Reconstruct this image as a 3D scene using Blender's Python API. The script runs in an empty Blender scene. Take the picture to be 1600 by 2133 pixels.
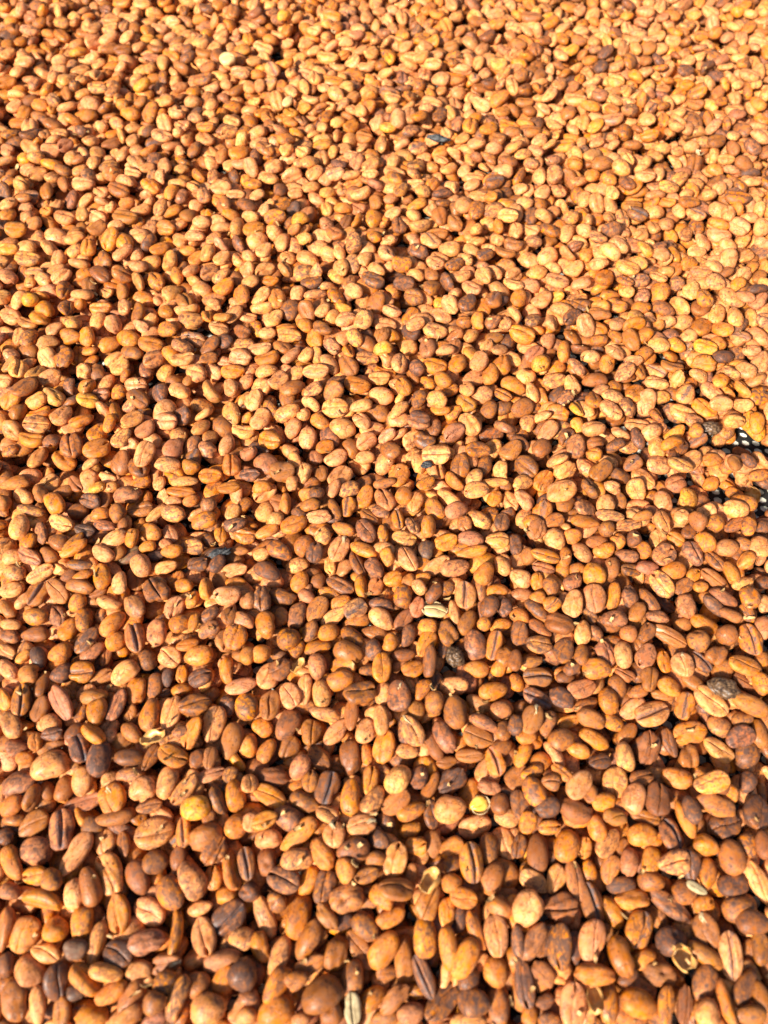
import bpy, math, random
import numpy as np
from mathutils import Vector, Matrix

C = bpy.context.scene.collection
S = bpy.context.scene
rng = np.random.default_rng(11)
MM = 0.001

# ------------------------------------------------------------------ camera
PITCH = math.radians(61.8)          # looking down at the drying bed
CAM_Z = 0.272
TAN_H = 0.51                        # half width of the frame at distance 1
cam = bpy.data.cameras.new('camera')
cam.sensor_fit = 'HORIZONTAL'
cam.sensor_width = 36.0
cam.lens = 18.0 / TAN_H
cam.clip_start, cam.clip_end = 0.01, 50.0
cam.dof.use_dof = True
cam.dof.focus_distance = 0.305
cam.dof.aperture_fstop = 13.0
cam_o = bpy.data.objects.new('camera', cam)
C.objects.link(cam_o)
cam_o.location = (0, 0, CAM_Z)
cam_o.rotation_euler = (math.pi / 2 - PITCH, 0, 0)
S.camera = cam_o

# ------------------------------------------------------------------ sky, sun, exposure
SUN_EL, SUN_AZ = math.radians(37), math.radians(228)   # azimuth: where the sun stands, counter-clockwise from +x
w = bpy.data.worlds.new('World')
S.world = w
w.use_nodes = True
nt = w.node_tree
sky = nt.nodes.new('ShaderNodeTexSky')
sky.sky_type = 'NISHITA'
sky.sun_disc = False
sky.sun_elevation = SUN_EL
sky.sun_rotation = math.pi / 2 - SUN_AZ
sky.dust_density = 3.0
bg = nt.nodes['Background']
bg.inputs['Strength'].default_value = 0.055
nt.links.new(sky.outputs['Color'], bg.inputs['Color'])
sun = bpy.data.lights.new('sun', 'SUN')
sun.energy = 4.8
sun.angle = math.radians(5.0)
sun.color = (1.0, 0.93, 0.82)
sun_o = bpy.data.objects.new('sun', sun)
C.objects.link(sun_o)
d = Vector((math.cos(SUN_AZ) * math.cos(SUN_EL), math.sin(SUN_AZ) * math.cos(SUN_EL), math.sin(SUN_EL)))
sun_o.rotation_euler = d.to_track_quat('Z', 'Y').to_euler()
sun_o.location = d * 2
S.view_settings.view_transform = 'Standard'
S.view_settings.look = 'None'
S.view_settings.exposure = 1.18
S.view_settings.gamma = 1.0

# pixel of the 1600 x 2133 photograph  <->  point on the plane of height z
FPX = 800.0 / TAN_H
sp, cp = math.sin(PITCH), math.cos(PITCH)
def pix2pt(px, py, z):
    u, v = (px - 800) / FPX, (1066.5 - py) / FPX
    dx, dy, dz = u, cp + v * sp, -sp + v * cp
    t = (CAM_Z - z) / -dz
    return np.array([dx * t, dy * t]), t          # t is also the depth
def pt2pix(P):
    P = np.asarray(P, float)
    x, y, z = P[..., 0], P[..., 1], P[..., 2] - CAM_Z
    dep = y * cp - z * sp
    return 800 + FPX * x / dep, 1066.5 - FPX * (y * sp + z * cp) / dep, dep

# ------------------------------------------------------------------ materials
def node(nt, t, **kw):
    n = nt.nodes.new(t)
    for k, v in kw.items():
        setattr(n, k, v)
    return n
def principled(name, col, rough=0.6, spec=0.4):
    m = bpy.data.materials.new(name)
    m.use_nodes = True
    b = m.node_tree.nodes['Principled BSDF']
    b.inputs['Base Color'].default_value = (*col, 1)
    b.inputs['Roughness'].default_value = rough
    b.inputs['Specular IOR Level'].default_value = spec
    return m, m.node_tree, b

def bean_material(name, src, gloss=0.0):
    """dried parchment: tint, blotch and seed come from the bean itself"""
    m, nt, b = principled(name, (.4, .2, .1), 0.5, 0.27)
    L = nt.links.new
    def math_(op, a, c, d=None, clamp=False):
        n = node(nt, 'ShaderNodeMath', operation=op, use_clamp=clamp)
        for i, v in enumerate((a, c, d)):
            if v is None: continue
            if isinstance(v, (int, float)): n.inputs[i].default_value = v
            else: L(v, n.inputs[i])
        return n.outputs[0]
    def ramp(v, lo, hi):
        n = node(nt, 'ShaderNodeMapRange', clamp=True, interpolation_type='SMOOTHSTEP')
        n.inputs['From Min'].default_value = lo; n.inputs['From Max'].default_value = hi
        L(v, n.inputs['Value']); return n.outputs[0]
    def mix(fac, a, c, mode='MIX'):
        n = node(nt, 'ShaderNodeMix', data_type='RGBA', blend_type=mode)
        if isinstance(fac, (int, float)): n.inputs['Factor'].default_value = fac
        else: L(fac, n.inputs['Factor'])
        for i, v in ((6, a), (7, c)):
            if isinstance(v, tuple): n.inputs[i].default_value = (*v, 1)
            else: L(v, n.inputs[i])
        return n.outputs[2]
    tint = node(nt, 'ShaderNodeAttribute', attribute_type=src, attribute_name='tint')
    prm = node(nt, 'ShaderNodeAttribute', attribute_type=src, attribute_name='marks')     # x blotch, y seed, z stripe
    sep = node(nt, 'ShaderNodeSeparateXYZ'); L(prm.outputs['Vector'], sep.inputs[0])
    blotch, seed, stripe = sep.outputs
    loc = node(nt, 'ShaderNodeAttribute', attribute_type='GEOMETRY', attribute_name='local')
    shift = node(nt, 'ShaderNodeVectorMath', operation='ADD')
    comb = node(nt, 'ShaderNodeCombineXYZ')
    L(math_('MULTIPLY', seed, 137.0), comb.inputs[0]); L(math_('MULTIPLY', seed, 59.0), comb.inputs[1]); L(math_('MULTIPLY', seed, 23.0), comb.inputs[2])
    L(loc.outputs['Vector'], shift.inputs[0]); L(comb.outputs[0], shift.inputs[1])
    P = shift.outputs[0]
    def noise(scale, detail=3, rough=.55, vec=None, dist=0.0):
        n = node(nt, 'ShaderNodeTexNoise'); n.inputs['Scale'].default_value = scale
        n.inputs['Detail'].default_value = detail; n.inputs['Roughness'].default_value = rough
        n.inputs['Distortion'].default_value = dist
        L(vec or P, n.inputs['Vector']); return n.outputs['Fac']
    st = node(nt, 'ShaderNodeVectorMath', operation='MULTIPLY'); L(P, st.inputs[0]); st.inputs[1].default_value = (.16, 1, 1)
    big, mid, fine, fib = noise(.22, 2), noise(.62, 4, .6, dist=.6), noise(2.6, 4, .65), noise(1.7, 3, .6, st.outputs[0])
    col = tint.outputs['Color']
    hue = node(nt, 'ShaderNodeHueSaturation'); L(col, hue.inputs['Color'])
    L(math_('MULTIPLY_ADD', big, .9, .56), hue.inputs['Value'])
    L(math_('MULTIPLY_ADD', mid, -.4, 1.2), hue.inputs['Saturation'])
    L(math_('MULTIPLY_ADD', big, .014, .493), hue.inputs['Hue'])
    col = hue.outputs[0]
    col = mix(math_('MULTIPLY', ramp(fib, .52, .75), .45), col, (.20, .085, .032))           # fibres of dried mucilage
    rust = noise(.38, 3, .6, dist=.8)
    col = mix(math_('MULTIPLY', ramp(rust, .45, .70), .72), col, (.29, .092, .024))          # rusty patches
    # mauve brown stains
    thr = math_('SUBTRACT', mid, math_('MULTIPLY_ADD', blotch, -.42, .74))
    stain = math_('MULTIPLY', ramp(thr, -.015, .11), math_('MULTIPLY_ADD', fine, .7, .42), clamp=True)
    col = mix(math_('MULTIPLY', stain, .88), col, (.14, .056, .029))
    core = ramp(math_('SUBTRACT', thr, .12), 0, .1)
    col = mix(math_('MULTIPLY', core, .7), col, (.050, .034, .032))
    # grey-blue stripe where the skin has worn off along the crease
    xyz = node(nt, 'ShaderNodeSeparateXYZ'); L(loc.outputs['Vector'], xyz.inputs[0])
    ay = math_('ABSOLUTE', math_('ADD', xyz.outputs[1], math_('MULTIPLY_ADD', mid, 3.0, -1.5)), 0)
    band = math_('MULTIPLY', math_('SUBTRACT', 1.0, ramp(ay, .35, 1.1)), stripe)
    band = math_('MULTIPLY', band, ramp(xyz.outputs[2], .2, .6))
    col = mix(math_('MULTIPLY', band, ramp(fine, .32, .55)), col, (.095, .088, .095))
    # wrinkle lines of the dried skin
    vor = node(nt, 'ShaderNodeTexVoronoi', feature='DISTANCE_TO_EDGE'); vor.inputs['Scale'].default_value = .42
    warp = node(nt, 'ShaderNodeVectorMath', operation='MULTIPLY_ADD')
    wn = node(nt, 'ShaderNodeTexNoise'); wn.inputs['Scale'].default_value = .8; L(P, wn.inputs['Vector'])
    L(wn.outputs['Color'], warp.inputs[0]); warp.inputs[1].default_value = (1.6, 1.6, 1.6); L(P, warp.inputs[2]); L(warp.outputs[0], vor.inputs['Vector'])
    line_ = math_('MULTIPLY', math_('SUBTRACT', 1.0, ramp(vor.outputs['Distance'], .01, .055)), ramp(noise(.3, 1), .44, .58))
    col = mix(math_('MULTIPLY', line_, .7), col, (.14, .05, .02))
    # tiny dark specks
    spk = math_('MULTIPLY', ramp(noise(1.5, 2, .5), .60, .68), ramp(noise(.5, 1), .38, .6))
    col = mix(math_('MULTIPLY', spk, .75), col, (.055, .022, .012))
    L(col, b.inputs['Base Color'])
    L(math_('ADD', math_('MULTIPLY_ADD', mid, .35, .19 - gloss), math_('MULTIPLY', math_('FRACT', math_('MULTIPLY', seed, 7.0), 0), .3)), b.inputs['Roughness'])
    bp = node(nt, 'ShaderNodeBump'); bp.inputs['Strength'].default_value = .5; bp.inputs['Distance'].default_value = .00022
    hsum = math_('SUBTRACT', math_('MULTIPLY_ADD', fine, .6, math_('MULTIPLY', fib, .9)), math_('MULTIPLY', line_, .8))
    L(hsum, bp.inputs['Height']); L(bp.outputs[0], b.inputs['Normal'])
    return m

M_BEAN = bean_material('parchment_bean', 'OBJECT')
M_MASS = bean_material('parchment_bean_mass', 'GEOMETRY')

m_net, nt_, b_ = principled('black_plastic_net', (.012, .012, .012), .6, .3)
n_ = node(nt_, 'ShaderNodeTexNoise'); n_.inputs['Scale'].default_value = 900
r_ = node(nt_, 'ShaderNodeValToRGB'); r_.color_ramp.elements[0].color = (.007, .007, .008, 1); r_.color_ramp.elements[1].color = (.022, .021, .02, 1)
nt_.links.new(n_.outputs['Fac'], r_.inputs[0]); nt_.links.new(r_.outputs[0], b_.inputs['Base Color'])

m_gnd, nt_, b_ = principled('pale_ground', (.78, .74, .60), .9, .2)
n_ = node(nt_, 'ShaderNodeTexNoise'); n_.inputs['Scale'].default_value = 160; n_.inputs['Detail'].default_value = 5
r_ = node(nt_, 'ShaderNodeValToRGB'); r_.color_ramp.elements[0].color = (.80, .77, .62, 1); r_.color_ramp.elements[1].color = (.88, .86, .74, 1)
nt_.links.new(n_.outputs['Fac'], r_.inputs[0]); nt_.links.new(r_.outputs[0], b_.inputs['Base Color'])

def flat_material(name, c0, c1, rough, scale, trans=0.0):
    m, nt, b = principled(name, c0, rough, .45)
    tc = node(nt, 'ShaderNodeAttribute', attribute_type='GEOMETRY', attribute_name='local')
    n = node(nt, 'ShaderNodeTexNoise'); n.inputs['Scale'].default_value = scale; n.inputs['Detail'].default_value = 4
    nt.links.new(tc.outputs['Vector'], n.inputs['Vector'])
    r = node(nt, 'ShaderNodeValToRGB'); r.color_ramp.elements[0].color = (*c0, 1); r.color_ramp.elements[1].color = (*c1, 1)
    r.color_ramp.elements[0].position = .35; r.color_ramp.elements[1].position = .65
    nt.links.new(n.outputs['Fac'], r.inputs[0]); nt.links.new(r.outputs[0], b.inputs['Base Color'])
    bp = node(nt, 'ShaderNodeBump'); bp.inputs['Strength'].default_value = .6; bp.inputs['Distance'].default_value = .0003
    nt.links.new(n.outputs['Fac'], bp.inputs['Height']); nt.links.new(bp.outputs[0], b.inputs['Normal'])
    return m
M_HUSK = flat_material('amber_husk', (.50, .20, .035), (.62, .36, .12), .4, .5)
M_SKIN = flat_material('pale_parchment', (.42, .28, .13), (.60, .46, .26), .5, .8)
M_SEED = flat_material('pale_seed', (.54, .34, .13), (.64, .44, .20), .5, .3)
M_YELLOW = flat_material('yellow_seed', (.66, .32, .03), (.74, .46, .09), .28, .3)
M_CHERRY = flat_material('dried_cherry_skin', (.026, .013, .008), (.17, .095, .045), .45, .9)
M_CHIP = flat_material('charcoal_chip', (.016, .017, .018), (.07, .07, .07), .6, .6)

# ------------------------------------------------------------------ setting: ground and net
def mesh_from(name, V, F, mat, smooth=True, local=None):
    V = np.asarray(V, np.float32); me = bpy.data.meshes.new(name)
    if isinstance(F, np.ndarray):
        k = F.shape[1]; tot = np.full(len(F), k, np.int32); idx = F.ravel().astype(np.int32)
    else:
        tot = np.array([len(f) for f in F], np.int32); idx = np.concatenate([np.asarray(f, np.int32) for f in F])
    me.vertices.add(len(V)); me.vertices.foreach_set('co', V.ravel())
    me.loops.add(len(idx)); me.loops.foreach_set('vertex_index', idx)
    me.polygons.add(len(tot))
    me.polygons.foreach_set('loop_start', np.concatenate([[0], np.cumsum(tot)[:-1]]).astype(np.int32))
    me.polygons.foreach_set('loop_total', tot)
    me.polygons.foreach_set('use_smooth', np.full(len(tot), smooth))
    if local is not None:
        a = me.attributes.new('local', 'FLOAT_VECTOR', 'POINT'); a.data.foreach_set('vector', np.asarray(local, np.float32).ravel())
    me.update(calc_edges=True); me.validate()
    me.materials.append(mat)
    return me
def obj(name, me, parent=None):
    o = bpy.data.objects.new(name, me); C.objects.link(o)
    if parent: o.parent = parent
    return o
def tag(o, label=None, cat=None, group=None, kind=None):
    for k, v in (('label', label), ('category', cat), ('group', group), ('kind', kind)):
        if v: o[k] = v
    return o

Y0, Y1 = -0.062, 0.545
def half_w(y): return 0.145 + (y + 0.04) * 0.245
g = obj('ground', mesh_from('ground', [(-1.5, -1.2, -.0019), (1.5, -1.2, -.0019), (1.5, 1.6, -.0019), (-1.5, 1.6, -.0019)], [(0, 1, 2, 3)], m_gnd))
tag(g, kind='structure')

def build_net():
    """woven plastic net: each cell is a square with a rounded hole, both faces and the wall of the hole"""
    px, py = 0.0046, 0.0040
    ns = 8
    hole = []
    for k in range(ns):
        a = 2 * math.pi * (k + .5) / ns
        c, s = math.cos(a), math.sin(a)
        q = (abs(c) ** 3.2 + abs(s) ** 3.2) ** (-1 / 3.2)
        hole.append((.40 * q * c * px, .385 * q * s * py))
    hole = np.array(hole)
    out = np.array([(.5, 0), (.5, .5), (0, .5), (-.5, .5), (-.5, 0), (-.5, -.5), (0, -.5), (.5, -.5)]) * (px, py)
    V0, F0 = [], []
    for x, y in out: V0.append((x, y, 0))
    for x, y in hole: V0.append((x, y, .0))
    for x, y in hole: V0.append((x * 1.04, y * 1.04, -.0009))
    for k in range(ns):
        j = (k + 1) % ns
        # outer points sit at multiples of 45 deg, hole points half a step on
        F0 += [(k, 8 + k, 8 + (k - 1) % ns), (k, j, 8 + k)]
        F0 += [(8 + k, 16 + k, 16 + j), (8 + k, 16 + j, 8 + j)]
    V0, F0 = np.array(V0), np.array(F0)
    cells = []
    for iy in range(int((Y1 - Y0 + .06) / py)):
        y = Y0 - .03 + iy * py
        hw = half_w(y) + .03
        n = int(hw / px)
        for ix in range(-n, n + 1): cells.append((ix * px, y))
    cells = np.array(cells)
    V = (V0[None] + np.concatenate([cells, np.zeros((len(cells), 1))], 1)[:, None]).reshape(-1, 3)
    V[:, 2] += .0004 * np.sin(V[:, 0] * 90 + 1) * np.cos(V[:, 1] * 70) - .0006
    V[:, 0] += .0006 * np.sin(V[:, 1] * 55)
    F = (F0[None] + (np.arange(len(cells)) * len(V0))[:, None, None]).reshape(-1, 3)
    return mesh_from('drying_net', V, F, m_net, smooth=False)
net = obj('drying_net', build_net())
tag(net, 'black plastic drying net with rounded holes stretched flat under all the beans', 'net')

# ------------------------------------------------------------------ one bean
def bean_params(r, kind='plain'):
    p = dict(p=r.uniform(1.9, 2.7), asym=r.uniform(-.16, .16), hb=r.uniform(2.7, 3.3), hf=r.uniform(1.2, 1.7), fe=r.uniform(.30, .45),
             dep=r.uniform(.36, .75), w=r.uniform(.14, .22), lip=r.uniform(.02, .16), s1=r.choice([-1, 1]) * r.uniform(.15, .85), s2=r.uniform(0, 6.3), k=r.uniform(.25, .5),
             bz=r.uniform(-.012, .022), by=r.uniform(-.012, .012), tw=r.uniform(-.05, .05), n=r.uniform(.20, .42), seed=r.integers(1 << 30), hole=0, wr=r.uniform(.01, .07), dents=int(r.integers(0, 3)))
    if kind == 'shrivel': p.update(n=r.uniform(.38, .6), wr=r.uniform(.08, .16), dents=3, dep=r.uniform(.8, 1.4), hb=r.uniform(2.2, 3.0))
    if kind == 'wide': p.update(w=r.uniform(.28, .45), dep=r.uniform(.9, 1.5), lip=r.uniform(.2, .45))
    if kind == 'round': p.update(hf=2.7, fe=.5, p=2.1, w=.25, dep=.7, bz=0, lip=.1)
    if kind == 'hole': p.update(hole=r.choice([-1, 1]))
    if kind == 'kidney': p.update(by=r.choice([-1, 1]) * r.uniform(.015, .03), bz=r.uniform(.015, .03))
    return p
def bean_mesh(p, nl, nf, nb):
    A, B = 5.2, 3.8
    r = np.random.default_rng(p['seed'])
    t = -np.cos(np.pi * np.arange(1, nl) / nl)[:, None]
    R = (1 - np.abs(t) ** p['p']) ** .5 * (1 + p['asym'] * t)
    s = np.linspace(-1, 1, nf)
    q = (np.sign(s) * np.abs(s) ** 1.55)[None]
    x = A * t
    yf = B * R * q
    zf = p['hf'] * R ** .8 * (1 - np.abs(q) ** 2.6) ** p['fe']
    yc = p['s1'] * np.sin(x * p['k'] + p['s2'])
    dd = yf - yc
    fade = (1 - np.abs(t) ** 5)
    zf = zf - p['dep'] * np.exp(-(dd / p['w']) ** 2) * fade + p['lip'] * np.exp(-((np.abs(dd) - 1.25) / .75) ** 2) * fade
    if p['hole']:
        zf = zf - 3.2 * np.exp(-((x - p['hole'] * 4.1) ** 2 / .45 + (dd - .1) ** 2 / .16))
    al = np.linspace(0, np.pi, nb + 2)[1:-1][None]
    yb = B * R * np.cos(al)
    zb = -p['hb'] * R ** .9 * np.sin(al) ** .88
    Y = np.concatenate([yf, yb], 1); Z = np.concatenate([zf, zb], 1); X = np.repeat(x, Y.shape[1], 1)
    V = np.stack([X, Y, Z], -1).reshape(-1, 3)
    V = np.concatenate([V, [[-A, 0, -.4], [A, 0, -.4]]])
    loc = V.copy()
    n = V / np.maximum(np.linalg.norm(V, axis=1, keepdims=True), 1e-6)
    disp = np.zeros(len(V))
    for _ in range(5):
        k = r.normal(size=3) * np.array([.27, .5, .5]); disp += np.sin(V @ k + r.uniform(0, 6.3))
    for _ in range(3):
        k = r.normal(size=3) * np.array([.35, 1.5, 1.5]); disp += np.sin(V @ k + r.uniform(0, 6.3)) * p['wr'] / max(p['n'], .01) * 2.0
    V = V + n * (disp * p['n'] * .55)[:, None]
    for _ in range(p['dents']):
        c = r.normal(size=3); c = c / np.linalg.norm(c) * np.array([4.5, 3.4, 2.4])
        V -= n * (r.uniform(.5, 1.0) * np.exp(-((V - c) ** 2).sum(1) / r.uniform(1.0, 3.0)))[:, None]
    ct, stw = np.cos(p['tw'] * V[:, 0]), np.sin(p['tw'] * V[:, 0])
    V = np.stack([V[:, 0], V[:, 1] * ct - V[:, 2] * stw, V[:, 1] * stw + V[:, 2] * ct], 1)
    V[:, 2] += p['bz'] * V[:, 0] ** 2; V[:, 1] += p['by'] * V[:, 0] ** 2
    V -= (V.max(0) + V.min(0)) / 2
    ext = (V.max(0) - V.min(0)) / 2
    m = nf + nb; F = []
    a = np.arange(nl - 2)[:, None] * m + np.arange(m)[None]
    bq = np.arange(nl - 2)[:, None] * m + (np.arange(m)[None] + 1) % m
    Q = np.stack([a, a + m, bq + m, bq], -1).reshape(-1, 4)
    p0, p1 = len(V) - 2, len(V) - 1
    k = np.arange(m)
    T0 = np.stack([np.full(m, p0), k, (k + 1) % m], -1)
    o = (nl - 2) * m
    T1 = np.stack([np.full(m, p1), o + (k + 1) % m, o + k], -1)
    T = np.concatenate([T0, T1, Q[:, [0, 1, 2]], Q[:, [0, 2, 3]]])
    return V / ext, T, loc                     # half extents of 1 in each direction
r0 = np.random.default_rng(5)
KINDS = ['plain'] * 16 + ['hole'] * 8 + ['wide'] * 5 + ['shrivel'] * 12 + ['kidney'] * 6 + ['round'] * 4
PRM = [bean_params(r0, k) for k in KINDS]
OFKIND = {k: [i for i, kk in enumerate(KINDS) if kk == k] for k in set(KINDS)}
HI = [bean_mesh(p, 26, 21, 14) for p in PRM]
MID = [bean_mesh(p, 15, 13, 8) for p in PRM]
LOW = [bean_mesh(p, 10, 9, 6) for p in PRM]
FAR = [bean_mesh({**p, 's1': 0, 'w': max(p['w'], .4)}, 8, 7, 5) for p in PRM]

COLS = {'t': ((.68, .268, .088), .34, 'pale tan'), 'o': ((.57, .183, .030), .38, 'caramel orange'), 'b': ((.36, .122, .031), .54, 'brown'),
        'd': ((.26, .084, .026), .68, 'dark brown'), 'm': ((.44, .158, .064), .70, 'mauve stained'), 'y': ((.66, .250, .036), .05, 'golden yellow'),
        'k': ((.17, .105, .065), .80, 'blackish grey')}

# ------------------------------------------------------------------ piling the beans up on the net
CS = 0.8 * MM
GX, GY = int(.70 / CS), int((Y1 - Y0 + .08) / CS)
GX0, GY0 = -.35, Y0 - .04
H = np.zeros((GY, GX), np.float32)
cnt = np.zeros_like(H)

def rot_from(e1, nrm):
    e1 = e1 / np.linalg.norm(e1); n = nrm - e1 * (nrm @ e1); n = n / np.linalg.norm(n)
    return np.stack([e1, np.cross(n, e1), n], 1)
def profile(vi, R, half):
    V = MID[vi][0] * half @ R.T
    cx, cy = np.floor(V[:, 0] / CS + .5).astype(int), np.floor(V[:, 1] / CS + .5).astype(int)
    nx, ny = int(max(-cx.min(), cx.max())), int(max(-cy.min(), cy.max()))
    lo = np.full((2 * ny + 1, 2 * nx + 1), 9., np.float32); up = np.full_like(lo, -9.)
    np.minimum.at(lo, (cy + ny, cx + nx), V[:, 2]); np.maximum.at(up, (cy + ny, cx + nx), V[:, 2])
    return lo, up, nx, ny
def settle(pf, x, y, pct):
    lo, up, nx, ny = pf
    ix, iy = int(round((x - GX0) / CS)), int(round((y - GY0) / CS))
    if ix - nx < 0 or iy - ny < 0 or ix + nx >= GX or iy + ny >= GY: return None
    h = H[iy - ny:iy + ny + 1, ix - nx:ix + nx + 1]
    ok = lo < 5
    dif = (h - lo)[ok]
    k = int(pct * (len(dif) - 1))
    return max(float(np.partition(dif, k)[k]), float((-lo[ok]).max())), ix, iy
def stamp(pf, z, ix, iy):
    lo, up, nx, ny = pf
    h = H[iy - ny:iy + ny + 1, ix - nx:ix + nx + 1]
    np.maximum(h, np.where(up > -5, up + z, -9), out=h)

beans = []       # dicts: v, R, half, pos, col, marks, pose, ann
def add_bean(v, R, half, pos, c, pose, **kw):
    base, bl, _ = COLS[c]
    j = rng.normal(size=3)
    tint = np.array(base) * (1 + .11 * j[0]) * np.array([1, 1 + .035 * j[1], 1 + .10 * j[2]])
    b = dict(v=v, R=R, half=half, pos=np.array(pos), c=c, tint=np.clip(tint, .01, .85), blotch=float(np.clip(bl + rng.normal() * .22, 0, 1)),
             seed=float(rng.random()), stripe=float(kw.pop('stripe', 0)), pose=pose, **kw)
    beans.append(b); return b

# where the layer is thin, or the net lies bare (pixels of the photograph: x, y, half width, half height)
GAPS = [(1552, 930, 58, 26), (1588, 1036, 36, 27), (1500, 1026, 37, 26), (1440, 1010, 16, 10), (1480, 900, 20, 12), (597, 128, 30, 22), (920, 292, 26, 12), (405, 70, 12, 10), (665, 70, 12, 12),
        (1400, 1060, 12, 8), (190, 1078, 12, 10), (1250, 1480, 10, 8), (1265, 2060, 12, 12), (1160, 2085, 14, 10), (1547, 2015, 10, 12), (1015, 1880, 12, 16), (1225, 1725, 10, 8), (1465, 1705, 10, 10), (150, 1510, 10, 10)]
def thickness(x, y):
    px, py, _ = pt2pix((x, y, .006))
    f = min(1, max(0, (px - 450) / 900)) * min(1, max(0, (py - 150) / 700))
    t = .0150 - .0030 * f
    t += .0030 * math.sin(74 * x + 38 * y + 1.9) * math.sin(61 * y - 30 * x + .6) + .0016 * math.sin(118 * y + 52 * x)   # raked mounds and troughs
    for gx, gy, a, b in GAPS:
        q = ((px - gx) / a) ** 2 + ((py - gy) / b) ** 2
        if q < 2.2: t = 0 if q < 1.25 else min(t, .004)
    return t
# a stock of posed beans to draw from
def random_pose(r, yaw):
    u = r.random()
    pose = 'F' if u < .33 else 'B' if u < .78 else 'S'
    pit = r.normal() * (.20 if pose != 'S' else .3)
    if r.random() < .08: pit += r.choice([-1, 1]) * .7
    e1 = np.array([math.cos(yaw) * math.cos(pit), math.sin(yaw) * math.cos(pit), math.sin(pit)])
    side = np.array([-math.sin(yaw), math.cos(yaw), 0])
    roll = {'F': 0, 'B': math.pi, 'S': math.pi / 2 * r.choice([-1, 1])}[pose] + r.normal() * .33
    n = np.array([0, 0, 1.]) * math.cos(roll) + side * math.sin(roll)
    return pose, rot_from(e1, n)
def random_size(r):
    L = np.clip(r.normal(10.6, .95), 7.6, 13.0); W = np.clip(L * r.normal(.735, .05), 5.6, 9.0)
    return np.array([L / 2, W / 2, W * r.uniform(.56, .70) / 2]) * MM
STOCK = []
for i in range(640):
    v = int(rng.integers(len(PRM)))
    pose, R = random_pose(rng, rng.uniform(0, 2 * math.pi))
    half = random_size(rng)
    if KINDS[v] == 'round': half = half * np.array([.80, .95, 1.25])
    if KINDS[v] == 'shrivel': half = half * .92
    STOCK.append((v, R, half, pose, profile(v, R, half)))
COLP = np.array(list('tobdmyk'))
def fill(n, cap_of, pct, K=7, region=None, under=0.0):
    fails = 0
    placed = 0
    for _ in range(n):
        best = None
        if region is None:
            y = rng.uniform(Y0, Y1); x = rng.uniform(-1, 1) * half_w(y)
            if rng.random() > half_w(y) / half_w(Y1): continue
        else: x, y = region(rng)
        for k in range(K):
            s = STOCK[rng.integers(len(STOCK))]
            xx, yy = x + rng.normal() * .003, y + rng.normal() * .003
            q = settle(s[4], xx, yy, pct)
            if q is None: continue
            z, ix, iy = q
            score = z + (.0012 if s[3] == 'S' else 0)
            if best is None or score < best[0]: best = (score, z, ix, iy, s)
        if best is None: continue
        _, z, ix, iy, s = best
        x, y = GX0 + ix * CS, GY0 + iy * CS
        if z > cap_of(x, y): continue
        stamp(s[4], z, ix, iy)
        px, py, _d = pt2pix((x, y, z))
        f = min(1, max(0, (px - 300) / 1100)) * min(1, max(0, (py - 500) / 900))
        P = np.array([.56 - .30 * f, .20 + .02 * f, .14 + .17 * f, .008 + .05 * f, .05 + .03 * f, .012, .001]); P /= P.sum()
        add_bean(s[0], s[1], s[2], (x, y, z), str(rng.choice(COLP, p=P)), s[3], stripe=float(rng.random() < .05) * rng.uniform(.4, 1))
        placed += 1
    return placed

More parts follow.
